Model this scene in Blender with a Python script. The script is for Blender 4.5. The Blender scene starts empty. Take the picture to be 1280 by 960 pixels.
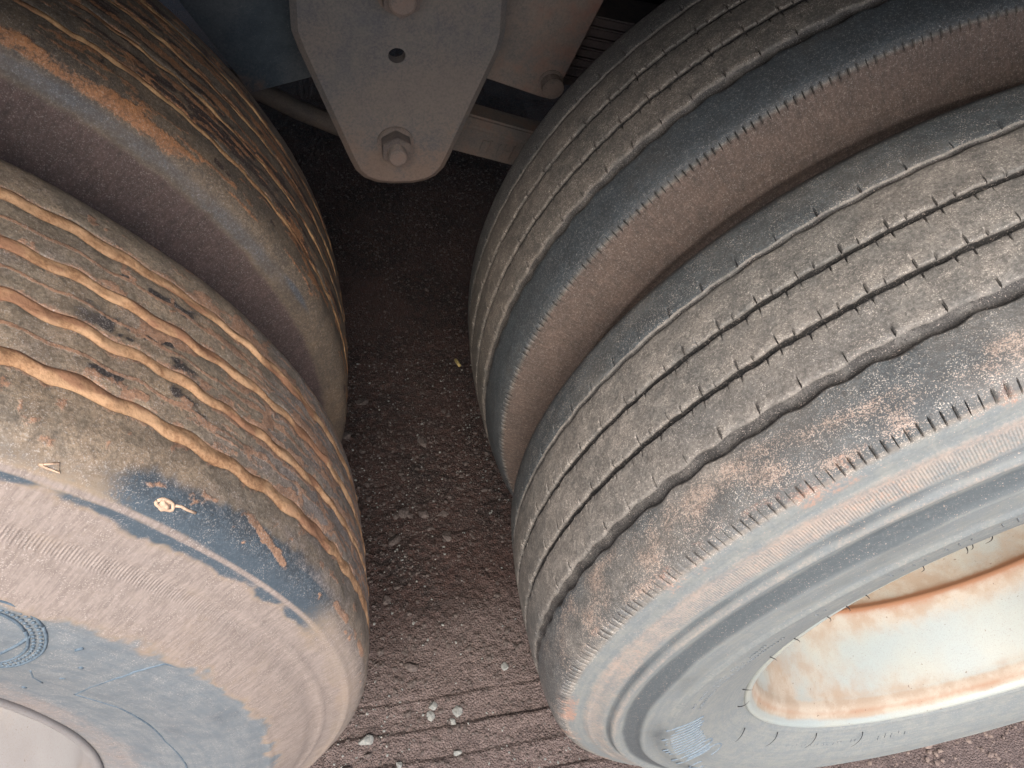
import bpy, bmesh, math, random
import numpy as np
from mathutils import Vector, Matrix
sc = bpy.context.scene
random.seed(4); RNG = np.random.default_rng(7)

# ------------------------------------------------------------------ camera
CAM = (-0.0756, -0.3536, 1.2594); YAW, PITCH, ROLL, FPX = 0.3188, 0.8668, -0.1674, 1015.84
cd = bpy.data.cameras.new("camera"); cam = bpy.data.objects.new("camera", cd)
sc.collection.objects.link(cam); sc.camera = cam
_f = Vector((math.sin(YAW)*math.cos(PITCH), math.cos(YAW)*math.cos(PITCH), -math.sin(PITCH)))
_r = Vector((math.cos(YAW), -math.sin(YAW), 0)); _d = _f.cross(_r)
r_ = _r*math.cos(ROLL)+_d*math.sin(ROLL); d_ = -_r*math.sin(ROLL)+_d*math.cos(ROLL)
M = Matrix((r_, -d_, -_f)).transposed().to_4x4(); M.translation = CAM
cam.matrix_world = M
cd.sensor_width = 36; cd.lens = FPX/1280*36; cd.clip_start = 0.02; cd.clip_end = 400
sc.render.resolution_x, sc.render.resolution_y = 1024, 768
# ------------------------------------------------------------------ world, sun, exposure
w = bpy.data.worlds.new("World"); sc.world = w; w.use_nodes = True
nt = w.node_tree; bg = nt.nodes['Background']
sky = nt.nodes.new('ShaderNodeTexSky'); sky.sky_type = 'NISHITA'; sky.sun_disc = False
SUN_EL, SUN_AZ = math.radians(50), math.radians(195)      # azimuth measured from +y clockwise
sky.sun_elevation = SUN_EL; sky.sun_rotation = SUN_AZ
sky.air_density = 1.0; sky.dust_density = 4.0; sky.ozone_density = 1.0
nt.links.new(sky.outputs[0], bg.inputs[0]); bg.inputs[1].default_value = 0.135
sd = bpy.data.lights.new("sun", 'SUN'); sd.energy = 1.1; sd.angle = math.radians(35); sd.color = (1, .98, .95)
so = bpy.data.objects.new("sun", sd); sc.collection.objects.link(so)
sv = Vector((math.sin(SUN_AZ)*math.cos(SUN_EL), math.cos(SUN_AZ)*math.cos(SUN_EL), math.sin(SUN_EL)))
so.rotation_euler = sv.to_track_quat('Z', 'Y').to_euler()
sc.view_settings.view_transform = 'Standard'; sc.view_settings.look = 'None'
sc.view_settings.exposure = 1.2; sc.view_settings.gamma = 1
sc.render.engine = 'CYCLES'

# ------------------------------------------------------------------ helpers
COL = sc.collection
def srgb(*c):
    return tuple(((x/255)/12.92 if x/255 <= .04045 else ((x/255+.055)/1.055)**2.4) for x in c)+(1,)
def tag(o, label=None, cat=None, group=None, kind=None):
    if label: o['label'] = label
    if cat: o['category'] = cat
    if group: o['group'] = group
    if kind: o['kind'] = kind
    return o
def empty(name, loc, label, cat, group=None):
    o = bpy.data.objects.new(name, None); COL.objects.link(o); o.location = loc
    o.empty_display_size = .05
    return tag(o, label, cat, group)
TRUCK = empty('truck', (0, 0, 0), 'dirty parked truck with two pairs of worn dual wheels and a steel hanger between them', 'truck')
def part(name, loc, label=None):
    o = bpy.data.objects.new(name, None); COL.objects.link(o); o.location = loc; o.empty_display_size = .05; o.parent = TRUCK
    return tag(o, label)
def link(name, me, mat=None, parent=None, loc=None):
    o = bpy.data.objects.new(name, me); COL.objects.link(o)
    if mat and not me.materials: me.materials.append(mat)
    if parent: o.parent = parent
    if loc is not None: o.location = loc
    return o
def np_mesh(name, V, F, uv=None, attrs=None, normals=None, smooth=True):
    """V (n,3), F (m,4) quads"""
    me = bpy.data.meshes.new(name)
    V = np.ascontiguousarray(V, np.float32); F = np.ascontiguousarray(F, np.int32)
    k = F.shape[1]
    me.vertices.add(len(V)); me.vertices.foreach_set('co', V.ravel())
    me.loops.add(F.size); me.loops.foreach_set('vertex_index', F.ravel())
    me.polygons.add(len(F)); me.polygons.foreach_set('loop_start', np.arange(0, F.size, k, dtype=np.int32))
    me.polygons.foreach_set('loop_total', np.full(len(F), k, np.int32))
    me.update(calc_edges=True)
    if uv is not None:
        l = me.uv_layers.new(name='uv'); l.data.foreach_set('uv', np.ascontiguousarray(uv[F.ravel()], np.float32).ravel())
    for n, a in (attrs or {}).items():
        at = me.attributes.new(n, 'FLOAT', 'POINT'); at.data.foreach_set('value', np.ascontiguousarray(a, np.float32))
    me.polygons.foreach_set('use_smooth', np.full(len(F), smooth))
    if normals is not None:
        me.normals_split_custom_set_from_vertices(np.ascontiguousarray(normals, np.float32).reshape(-1, 3).tolist())
    me.update(); return me
def grid_faces(n, m, flip=False):
    i = np.arange(n-1)[:, None]*m+np.arange(m-1)[None]
    q = np.stack([i, i+m, i+m+1, i+1], -1).reshape(-1, 4)
    return q[:, ::-1] if flip else q
def _h(ix, iy, seed):
    a = (ix.astype(np.int64)*374761393+iy.astype(np.int64)*668265263+seed*974634777) & 0xffffffff
    a = ((a ^ (a >> 13))*1274126177) & 0xffffffff
    a = ((a ^ (a >> 16))*2246822519) & 0xffffffff
    return ((a ^ (a >> 15)) & 0xffffff)/float(0xffffff)
def vnoise(x, y, seed=0):
    x0 = np.floor(x); y0 = np.floor(y); fx = x-x0; fy = y-y0
    fx = fx*fx*(3-2*fx); fy = fy*fy*(3-2*fy); x0 = x0.astype(np.int64); y0 = y0.astype(np.int64)
    a = _h(x0, y0, seed); b = _h(x0+1, y0, seed); c = _h(x0, y0+1, seed); d = _h(x0+1, y0+1, seed)
    return (a*(1-fx)+b*fx)*(1-fy)+(c*(1-fx)+d*fx)*fy
def fbm(x, y, seed=0, oct=4, gain=.5):
    s = 0; a = 1; t = 0
    for k in range(oct):
        s = s+a*vnoise(x*2**k, y*2**k, seed+k*17); t += a; a *= gain
    return s/t
def ss(a, b, x):
    t = np.clip((x-a)/(b-a), 0, 1); return t*t*(3-2*t)
def band(x, a, b, e):
    return ss(a-e, a+e, x)*(1-ss(b-e, b+e, x))

# ------------------------------------------------------------------ materials
def newmat(name):
    m = bpy.data.materials.new(name); m.use_nodes = True
    nt = m.node_tree; b = nt.nodes['Principled BSDF']
    return m, nt, b
class N:
    def __init__(s, nt): s.nt = nt
    def node(s, t, **k):
        n = s.nt.nodes.new(t)
        for a, v in k.items(): setattr(n, a, v)
        return n
    def put(s, sock, v):
        if isinstance(v, bpy.types.NodeSocket): s.nt.links.new(v, sock)
        else: sock.default_value = v
    def math(s, op, a, b=None, clamp=False):
        n = s.node('ShaderNodeMath', operation=op, use_clamp=clamp); s.put(n.inputs[0], a)
        if b is not None: s.put(n.inputs[1], b)
        return n.outputs[0]
    def mix(s, f, a, b, mode='MIX'):
        n = s.node('ShaderNodeMix', data_type='RGBA', blend_type=mode)
        s.put(n.inputs[0], f); s.put(n.inputs[6], a); s.put(n.inputs[7], b); return n.outputs[2]
    def noise(s, vec, scale, detail=4, rough=.6, dist=0):
        n = s.node('ShaderNodeTexNoise'); s.put(n.inputs['Vector'], vec)
        n.inputs['Scale'].default_value = scale; n.inputs['Detail'].default_value = detail
        n.inputs['Roughness'].default_value = rough; n.inputs['Distortion'].default_value = dist
        return n.outputs[0]
    def rng(s, v, a, b, c=0., d=1., smooth=True):
        n = s.node('ShaderNodeMapRange', interpolation_type='SMOOTHSTEP' if smooth else 'LINEAR')
        s.put(n.inputs[0], v)
        for i, x in zip((1, 2, 3, 4), (a, b, c, d)): s.put(n.inputs[i], x)
        return n.outputs[0]
    def attr(s, name): return s.node('ShaderNodeAttribute', attribute_name=name).outputs['Fac']
    def scalevec(s, v, x, y, z=1):
        n = s.node('ShaderNodeMapping'); s.put(n.inputs[0], v); n.inputs['Scale'].default_value = (x, y, z); return n.outputs[0]
    def bump(s, h, strength, dist, normal=None):
        n = s.node('ShaderNodeBump'); n.inputs['Strength'].default_value = strength; n.inputs['Distance'].default_value = dist
        s.put(n.inputs['Height'], h)
        if normal is not None: s.put(n.inputs['Normal'], normal)
        return n.outputs[0]

def rubber(name, base, base2, dust, dust2, mud, clean, dark, pale, pale2, speck=.25, speckcol=(202, 192, 178), rough=.62, grain=1., hatch=True, spec=.45):
    m, nt, b = newmat(name); n = N(nt)
    P = n.node('ShaderNodeTexCoord').outputs['Object']
    uv = n.node('ShaderNodeUVMap', uv_map='uv').outputs[0]
    fine = n.noise(P, 420, 5, .7); mid = n.noise(P, 70, 6, .65); big = n.noise(P, 11, 4, .55)
    streak = n.noise(n.scalevec(uv, 14, 260), 1, 5, .6)
    grit = n.noise(P, 1100, 2, .6)
    c = n.mix(n.rng(n.math('ADD', n.math('MULTIPLY', big, .5), n.math('MULTIPLY', mid, .5)), .38, .62), base, base2)
    c = n.mix(n.rng(streak, .45, .75, 0, .35), c, base2)
    jit = n.math('SUBTRACT', n.math('ADD', n.math('MULTIPLY', mid, .4), n.math('MULTIPLY', fine, .6)), .5)
    def fac(attr, amp, w):
        return n.rng(n.math('ADD', n.attr(attr), n.math('MULTIPLY', jit, amp)), .5-w, .5+w)
    fp = fac('pale', .8, .3); c = n.mix(fp, c, n.mix(n.rng(n.math('ADD', n.math('MULTIPLY', mid, .5), n.math('MULTIPLY', streak, .5)), .4, .62), pale, pale2))
    fc = fac('clean', 1.1, .30); c = n.mix(fc, c, clean)
    c = n.mix(n.math('MULTIPLY', fac('dark', 1.8, .2), .9), c, dark)
    fd = fac('dust', 1.2, .30)
    fib = n.noise(n.scalevec(uv, 420, 60), 1, 4, .65, .4)
    dcol = n.mix(n.rng(n.math('ADD', n.math('MULTIPLY', mid, .4), n.math('MULTIPLY', fib, .6)), .36, .64), dust, dust2)
    c = n.mix(n.math('MULTIPLY', fd, .9), c, dcol)
    fs = n.rng(n.math('ADD', n.attr('sand'), n.math('ADD', n.math('MULTIPLY', n.math('SUBTRACT', grit, .5), 2.6), n.math('MULTIPLY', n.math('SUBTRACT', fine, .5), 1.4))), .42, .60)
    c = n.mix(n.math('MULTIPLY', fs, .88), c, n.mix(n.rng(mid, .4, .6), srgb(184, 164, 148), srgb(170, 146, 130)))
    fm = fac('mud', 1.7, .20); c = n.mix(fm, c, mud)
    sp = n.rng(grit, .57, .64, 0, 1)
    sa = n.math('MULTIPLY', sp, n.math('MULTIPLY', n.rng(mid, .40, .60), n.attr('speck')))
    c = n.mix(n.math('MULTIPLY', sa, speck*3.2, True), c, srgb(*speckcol))
    tr = n.math('SUBTRACT', 1., n.math('MULTIPLY', n.attr('side'), .72))
    c = n.mix(n.math('MULTIPLY', n.rng(fine, .3, .62, .52, 0), tr), c, (0.02, .02, .02, 1))
    c = n.mix(n.math('MULTIPLY', n.rng(n.noise(P, 55, 7, .72), .42, .60, .32, 0), n.math('SUBTRACT', 1., n.attr('side'))), c, (0.03, .03, .03, 1))
    c = n.mix(n.math('MULTIPLY', tr, n.rng(n.math('ADD', n.math('MULTIPLY', grit, .6), n.math('MULTIPLY', fine, .4)), .52, .66, 0, .30)), c, srgb(196, 190, 182))
    nt.links.new(c, b.inputs['Base Color'])
    r = n.math('ADD', n.math('MULTIPLY', fd, .22), n.math('ADD', rough-.06, n.math('MULTIPLY', mid, .14)))
    r = n.math('ADD', r, n.math('MULTIPLY', fc, -.08)); nt.links.new(r, b.inputs['Roughness'])
    b.inputs['Specular IOR Level'].default_value = spec
    h = n.math('ADD', n.math('MULTIPLY', fine, .5*grain), n.math('MULTIPLY', grit, .3*grain))
    h = n.math('ADD', h, n.math('MULTIPLY', mid, .55)); h = n.math('ADD', h, n.math('MULTIPLY', fm, .5))
    h = n.math('ADD', h, n.math('MULTIPLY', streak, .25))
    h = n.math('MULTIPLY', h, tr)
    nb = n.bump(h, .55, .0012)
    if hatch:
        sx = n.node('ShaderNodeSeparateXYZ'); nt.links.new(uv, sx.inputs[0])
        wv = n.math('MULTIPLY', n.math('SINE', n.math('MULTIPLY', sx.outputs[0], 2*math.pi/.0023)), n.attr('hatch'))
        nb = n.bump(wv, .42, .0006, nb)
    nt.links.new(nb, b.inputs['Normal'])
    return m

def dirtmetal(name, c1, c2, dustc, mudc, rough=.7, mudamt=.45, scale=1., spec=.4):
    m, nt, b = newmat(name); n = N(nt)
    P = n.node('ShaderNodeTexCoord').outputs['Object']
    fine = n.noise(P, 380*scale, 4, .7); mid = n.noise(P, 45*scale, 6, .62); big = n.noise(P, 9*scale, 4, .5)
    c = n.mix(n.rng(mid, .35, .65), srgb(*c1), srgb(*c2))
    c = n.mix(n.rng(n.math('ADD', n.math('MULTIPLY', big, .7), n.math('MULTIPLY', fine, .3)), .42, .6, 0, .75), c, srgb(*dustc))
    mz = n.attr('mud')
    fm = n.rng(n.math('ADD', mz, n.math('MULTIPLY', n.math('SUBTRACT', n.math('ADD', n.math('MULTIPLY', mid, .7), n.math('MULTIPLY', fine, .3)), .5), 1.4)), .5-.25, .5+.25)
    c = n.mix(n.math('MULTIPLY', fm, .9), c, srgb(*mudc))
    c = n.mix(n.rng(n.noise(P, 900*scale, 2, .5), .68, .74, 0, .22), c, srgb(190, 186, 182))
    c = n.mix(n.rng(fine, .3, .62, .22, 0), c, (0.01, .01, .01, 1))
    nt.links.new(c, b.inputs['Base Color']); b.inputs['Roughness'].default_value = rough
    b.inputs['Specular IOR Level'].default_value = spec
    h = n.math('ADD', n.math('MULTIPLY', fine, .4), mid)
    nt.links.new(n.bump(h, .5, .0012), b.inputs['Normal'])
    return m

# ------------------------------------------------------------------ wheel geometry
AX, SP = 0.604, 0.3125
PR = [(0, 0), (.04, -.0012), (.08, -.005), (.100, -.0085), (.1064, -.011), (.1127, -.0142), (.1168, -.021), (.1245, -.042), (.137, -.064), (.1476, -.087), (.1516, -.118), (.1490, -.143), (.1410, -.172), (.132, -.196), (.1265, -.207), (.1245, -.2115), (.118, -.219)]
PL = [(0, 0), (.04, -.001), (.08, -.004), (.092, -.0075), (.0985, -.013), (.106, -.023), (.114, -.044), (.127, -.066), (.138, -.087), (.1439, -.118), (.1415, -.15), (.134, -.182), (.1285, -.208), (.1255, -.228), (.118, -.237)]
SPEC = {'R': dict(R=.5164, P=PR, T=.1064, gw=[-.0615, -.0201, .0201, .0615], c=(AX, 0, .5164), arc=(66, 256)),
        'r': dict(R=.5164, P=PR, T=.1064, gw=[-.0615, -.0201, .0201, .0615], c=(AX, SP, .5164), arc=(66, 256)),
        'L': dict(R=.5363, P=PL, T=.092, gw=[-.0567, -.0186, .0186, .0567], c=(-AX, .0144, .5363), arc=(-76, 116)),
        'l': dict(R=.5363, P=PL, T=.092, gw=[-.0567, -.0186, .0186, .0567], c=(-AX, .0144+SP, .5363), arc=(-76, 116))}
def side_profile(P, T, step):
    """profile beyond the tread edge resampled evenly: (w, dr, arclength from T)"""
    p = np.array(P, float); L = np.r_[0, np.cumsum(np.hypot(*np.diff(p, axis=0).T))]
    s = np.arange(0, L[-1], .0008); q = np.stack([np.interp(s, L, p[:, 0]), np.interp(s, L, p[:, 1])], 1)
    for _ in range(60): q[1:-1] = (q[:-2]+q[1:-1]*2+q[2:])/4
    i0 = np.argmin(abs(q[:, 0]-T)); s0 = s[i0]; m = max(2, int((s[-1]-s0)/step))
    t = np.linspace(s0, s[-1], m)
    return np.stack([np.interp(t, s, q[:, 0]), np.interp(t, s, q[:, 1]), t-s0], 1), (s, q)
#END_PROFILE
PITCH_T = 3.7113; SIPE_P = 360/414
def thetas(arc, base, lines=()):
    a, b = math.radians(arc[0]), math.radians(arc[1])
    t = [np.arange(a, b, math.radians(base)), np.linspace(b, a+2*math.pi, 90)]
    ex = [l for l in lines]
    if ex:
        L = np.sort(np.concatenate(ex[1::3])); b_ = t[0]; i = np.clip(np.searchsorted(L, b_), 1, len(L)-1)
        t[0] = b_[np.minimum(abs(b_-L[i]), abs(b_-L[i-1])) > math.radians(.16)]
    t = np.unique(np.round(np.concatenate(t+ex), 6)); return t[(t >= a) & (t <= a+2*math.pi+1e-6)]

def build_tyre(key, style, mats, masks, outer_step=.0026, inner_step=.012, base=.30):
    S = SPEC[key]; R, P, T, gw = S['R'], S['P'], S['T'], S['gw']
    worn = style == 'mud'
    lines = []; SL0, SL1 = (.0058, .0172) if key == 'R' else (.0050, .0130)
    a0, a1 = S['arc']
    if not worn:
        sip = np.radians(np.arange(math.ceil(a0/SIPE_P), math.floor(a1/SIPE_P))*SIPE_P)
        gs = np.radians(np.arange(math.ceil(a0/PITCH_T), math.floor(a1/PITCH_T))*PITCH_T+.3)
        hw_ = .00075/R; lines = [sip-hw_*.9, sip, sip+hw_*.9]
        for off in (0, .35*PITCH_T, .62*PITCH_T): g2 = gs+math.radians(off); lines += [g2-hw_*1.1, g2, g2+hw_*1.1]
    th = thetas((a0, a1), base, lines); NT = len(th); deg = np.degrees(th); u = th*.5
    # ---- groove edges as functions of theta
    ph = (deg-.3)/PITCH_T*2*np.pi
    edges = []
    for gi, g in enumerate(gw):
        wide = gi in (0, 3)
        if worn:
            A, hw, dep = .0012, (.0056 if wide else .0047), .0030
            if key == 'l': hw *= .5; A *= .7
            ctr = g+A*np.sin(ph*.97+gi*1.3)+.0030*(fbm(u*42, u*0+gi*4.3, 3)-.5)
            hwv = hw*(.72+.5*fbm(u*45, u*0+gi*3.3, 9))
            edges.append((ctr-hwv, ctr+hwv*(.85+.4*fbm(u*70, u*0+gi*5, 11)), dep))
        else:
            if wide:
                sg = 1 if gi == 3 else -1
                sc_g = 1. if gi == 3 else .55
                lo = g-sc_g*(.0066-.0009*np.sin(ph)-.0024*(fbm(u*60, u*0+gi, 5)-.5))
                hi = g+sc_g*(.0062+.0012*np.sin(ph+.9)+.0034*(fbm(u*55, u*0+gi*2, 6)-.5))
                edges.append((lo, hi, .0062 if gi == 3 else .0032))
            else:
                fr = ((deg-.3)/PITCH_T) % 1
                saw = np.where(fr < .5, fr*2, 2-fr*2)
                k = .0008
                lo = g-.0031+k*(saw-.5)+.0020*(fbm(u*150, u*0+gi, 5)-.5)
                hi = g+.0031+k*(saw-.5)+.0022*(fbm(u*150, u*0+gi*2, 6)-.5)
                edges.append((lo, hi, .0085))
    # ---- tread columns: (w array, depth array, rib id or -1)
    Tv = np.full(NT, T); cols = []
    def ridge(lo, hi, rid, la, ha):
        """rib from lo to hi; la/ha: sides that are groove edges"""
        n = 9
        if la: cols.append((lo, np.full(NT, .0009), rid))
        t0 = .0011 if la else 0; t1 = .0011 if ha else 0
        f = np.linspace(0, 1, n); f = .5-.5*np.cos(f*np.pi)*.35-(.5-f)*.65*1.0 if False else f
        near = [.0045] if la else []
        for x in [0]: cols.append((lo+t0, np.zeros(NT), rid))
        if la: cols.append((lo+.005, np.zeros(NT), rid))
        s0 = .005 if la else 0; s1 = .005 if ha else 0
        for x in np.linspace(0, 1, n)[1:-1]: cols.append((lo+s0+(hi-lo-s0-s1)*x, np.zeros(NT), rid))
        if ha: cols.append((hi-.005, np.zeros(NT), rid))
        cols.append((hi-t1, np.zeros(NT), rid))
        if ha: cols.append((hi, np.full(NT, .0009), rid))
    prev = -Tv
    for gi, (lo, hi, dep) in enumerate(edges):
        ridge(prev, lo, gi, gi > 0, True)
        cut = len(cols)
        prof_ = ((.10, .82), (.3, .9), (.5, 1), (.7, .9), (.90, .82))
        if not worn: prof_ = ((.06, .22), (.14, .46), (.26, .80), (.50, 1), (.74, .88), (.87, .5), (.95, .22)) if gi in (0, 3) else ((.03, .25), (.07, .5), (.13, .8), (.2, 1), (.5, 1), (.8, 1), (.9, .7), (.96, .3))
        for x, k_ in prof_:
            d = dep*k_
            cols.append((lo+(hi-lo)*x, np.full(NT, d) if np.isscalar(d) else d, 10+gi))
        prev = hi
    ridge(prev, Tv, 4, True, False)
    W = np.stack([c[0] for c in cols], 1); D = np.stack([c[1] for c in cols], 1); ID = np.array([c[2] for c in cols])
    sideprof, (sf, qf) = side_profile(P, T, outer_step)
    crown = np.interp(np.abs(W), qf[:, 0][:np.argmax(qf[:, 0])], qf[:, 1][:np.argmax(qf[:, 0])])
    # thin worn centre lines (mud style) are shallow scratches in the ribs
    Rr = R+crown-D
    dg = deg[:, None]; uu = u[:, None]
    if not worn:
        # sipes at groove edges and on both shoulders
        def near(t, c, hw): return np.abs((t[:, None]-c[None])).min(1) < 1e-5
        isS = near(th, sip, 0)[:, None]
        g0 = near(th, gs, 0)[:, None]; g1 = near(th, gs+math.radians(.35*PITCH_T), 0)[:, None]; g2 = near(th, gs+math.radians(.62*PITCH_T), 0)[:, None]
        ribm = (ID < 10)[None]
        pass
        for gi, (lo, hi, dep) in enumerate(edges):
            inn = ribm & (W <= lo[:, None]+1e-6) & (W > lo[:, None]-.0056)
            out = ribm & (W >= hi[:, None]-1e-6) & (W < hi[:, None]+(.0052 if gi in (1, 2) else -1))
            Rr = np.where((g0 & inn), Rr-.0058, Rr)
            if gi in (1, 2): Rr = np.where((g1 & out & (W < hi[:, None]+.0015)) | (g2 & inn & (W > lo[:, None]-.0015)) | (g0 & out & (W < hi[:, None]+.0015)), Rr-.005, Rr)
    # surface relief of the tread: wear, chipped edges
    rel = .0007*(fbm(uu*35+0*W, W*90, 21, 4)-.5)+.0005*(fbm(uu*260+0*W, W*380, 31, 3)-.5)
    if worn: rel = rel*1.5+.0016*(fbm(uu*18+0*W, W*60, 41, 4)-.5)
    Rr = Rr+rel
    SD = np.zeros_like(W); Sd = None
    if not worn:
        SD = np.maximum(ss(.0016, .0040, D)*np.isin(ID, (11, 12))[None], .60*ss(.0006, .0026, D)*np.isin(ID, (10, 13))[None])
        SD = np.where((g0|g1|g2) & (Rr < R+crown-D-.003), 1.2, SD)
    # ---- side columns
    def side(sign, step):
        sp_, _ = side_profile(P, T, step); sp_ = sp_[1:]
        w = sp_[:, 0]; dr = sp_[:, 1]; t = np.gradient(sp_[:, :2], axis=0); nn = np.stack([-t[:, 1], t[:, 0]], 1); nn /= np.linalg.norm(nn, axis=1)[:, None]
        r = R+dr
        disp = np.zeros((NT, len(w)))
        if sign > 0:
            if not worn:
                disp += (.0028*np.exp(-((r-.4500)/.0030)**2)-.0036*band(r, .427, .444, .004)-.0014*band(r, .400, .424, .003)+.0010*np.exp(-((r-.3975)/.0025)**2)
                         - .0012*band(r, .4535, .459, .002)+.0011*np.exp(-((r-.4745)/.0018)**2)+.0005*np.exp(-((r-.487)/.002)**2)+.0010*np.exp(-((r-.313)/.0030)**2))[None]
                isd = ((sp_[:, 2] > SL0) & (sp_[:, 2] < SL1))[None] & isS
                disp = np.where(isd, disp-.0042, disp)
            else:
                disp += (.0010*np.exp(-((r-.489)/.0018)**2)+.0013*np.exp(-((r-.5115)/.0024)**2)-.0008*band(r, .476, .485, .003)+.0013*np.exp(-((r-.4437)/.0022)**2)+.0010*np.exp(-((r-.322)/.003)**2)+.0010*np.exp(-((r-.333)/.002)**2))[None]
            disp += .0012*(fbm(uu*10+0*w, r[None]*40, 51, 3)-.5)+.0003*(fbm(uu*200+0*w, r[None]*400, 61, 3)-.5)
        w2 = w[None]+disp*nn[None, :, 0]; r2 = r[None]+disp*(nn[None, :, 1])
        # nn sign: profile goes outward and down, outward normal = (-dr, dw)
        return sign*w2, r2, np.tile(r, (NT, 1)), sp_[:, 2]
    wo, ro, rn, so_ = side(1, outer_step)
    wi, ri, rni, si_ = side(-1, inner_step)
    WW = np.concatenate([wi[:, ::-1], W, wo], 1); RR = np.concatenate([ri[:, ::-1], Rr, ro], 1)
    nI, nTt, nO = wi.shape[1], W.shape[1], wo.shape[1]
    V = np.stack([RR*np.cos(th)[:, None], -WW, RR*np.sin(th)[:, None]], -1)
    # flattened contact patch
    bulge = ss(.0, .06, -(V[..., 2]+R-.05))
    zmin = -(S['R'] if key in 'Rr' else S['R'])+.004
    V[..., 2] = np.maximum(V[..., 2], zmin)
    # vertex normals
    du = np.gradient(V, axis=0); dv = np.gradient(V, axis=1); nrm = np.cross(du, dv); nrm /= np.linalg.norm(nrm, axis=2)[..., None]+1e-12
    cen = np.stack([np.cos(th), 0*th, np.sin(th)], -1)[:, None]
    if (nrm*cen).sum(-1)[:, nI+5].mean() < 0: nrm = -nrm; fl = True
    else: fl = False
    sarc = np.concatenate([-si_[::-1]-T, W[NT//2], so_+T])
    sa = np.tile(sarc, (NT, 1)); sa[:, nI:nI+nTt] = W
    UV = np.stack([np.tile(u[:, None], (1, sa.shape[1])), sa], -1)
    IDs = np.concatenate([np.full(nI, -2), ID, np.full(nO, -1)])
    att = masks(np.tile(deg[:, None], (1, sa.shape[1])), WW, RR, UV[..., 0], sa, np.tile(IDs[None], (NT, 1)), edges, np.concatenate([rni[:, ::-1]*0+9, W*0+9, rn], 1))
    att['side'] = ss(T+.004, T+.020, np.abs(sa))*(np.abs(sa) > T)*(1. if key in 'RL' else .35)
    if not worn:
        sd_ = ((so_ > SL0) & (so_ < SL1))[None] & isS
        att['dark'] = att['dark']+np.concatenate([np.zeros((NT, nI)), SD, np.where(sd_, 1.4, 0)], 1)
        att['dust'] = att['dust']-np.concatenate([np.zeros((NT, nI)), SD, np.where(sd_, 1., 0)], 1)
    root = part('wheel', S['c'], S['lab'])
    def piece(name, c0, c1, parent, mat):
        v = V[:, c0:c1].reshape(-1, 3); n = c1-c0
        F = grid_faces(NT, n, flip=fl)
        me = np_mesh(name, v, F, UV[:, c0:c1].reshape(-1, 2), {k: a[:, c0:c1].ravel() for k, a in att.items()}, nrm[:, c0:c1])
        return link(name, me, mat, parent)
    # the groove floors are the tread body, the five ribs its sub-parts
    side_o = piece('sidewall', nI+nTt-1, nI+nTt+nO, root, mats[0])
    piece('inner_sidewall', 0, nI+1, root, mats[0])
    fl_cols = [i for i in range(nTt) if ID[i] >= 10]
    gv, gf, gu, gn, ga, off = [], [], [], [], {k: [] for k in att}, 0
    for gi in range(4):
        ii = [i for i in fl_cols if ID[i] == 10+gi]; c0, c1 = nI+ii[0]-1, nI+ii[-1]+2; n = c1-c0
        gv.append(V[:, c0:c1].reshape(-1, 3)); gf.append(grid_faces(NT, n, flip=fl)+off); gu.append(UV[:, c0:c1].reshape(-1, 2)); gn.append(nrm[:, c0:c1].reshape(-1, 3))
        for k, a in att.items(): ga[k].append(a[:, c0:c1].ravel())
        off += NT*n
    tread = link('tread', np_mesh('tread', np.concatenate(gv), np.concatenate(gf), np.concatenate(gu), {k: np.concatenate(v) for k, v in ga.items()}, np.concatenate(gn)), mats[0], root)
    for rid in range(5):
        ii = [i for i in range(nTt) if ID[i] == rid]
        piece('tread_rib', nI+ii[0], nI+ii[-1]+1, root, mats[0])
    if worn:
        # dried mud packed into the grooves, standing proud of the rubber
        for gi, (lo, hi, dep) in enumerate(edges):
            sel = (deg > a0+4) & (deg < a1-4)
            l, h, uh, t = lo[sel]-.0004, hi[sel]+.0004, u[sel], th[sel]
            X = np.linspace(0, 1, 9)[None]
            ww = l[:, None]+(h-l)[:, None]*X
            lump = fbm(uh[:, None]*70+0*X, ww*150, 71+gi, 3)
            amp = (.0012 if key == 'L' else .0006)*(.35+1.3*fbm(uh*55, uh*0+gi*7, 77+gi))[:, None]*(.45+.55*ss(12, 34, deg[sel]))[:, None]
            fade = 1.
            hh = -.0012+(np.sin(np.pi*X)**.6)*(.0010+amp*fade)+(lump-.5)*.0034*np.sin(np.pi*X)
            r = R+np.interp(np.abs(ww), qf[:, 0][:np.argmax(qf[:, 0])], qf[:, 1][:np.argmax(qf[:, 0])])+hh
            v = np.stack([r*np.cos(t)[:, None], -ww, r*np.sin(t)[:, None]], -1)
            me = np_mesh('dried_mud', v.reshape(-1, 3), grid_faces(len(t), 9, flip=fl), np.stack([uh[:, None]+0*X, ww], -1).reshape(-1, 2),
                         {'stain': (fbm(uh[:, None]*22+0*X, ww*60, 81+gi, 3)).ravel()})
            link('dried_mud', me, mats[1], root)
    return root, root, tread

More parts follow.
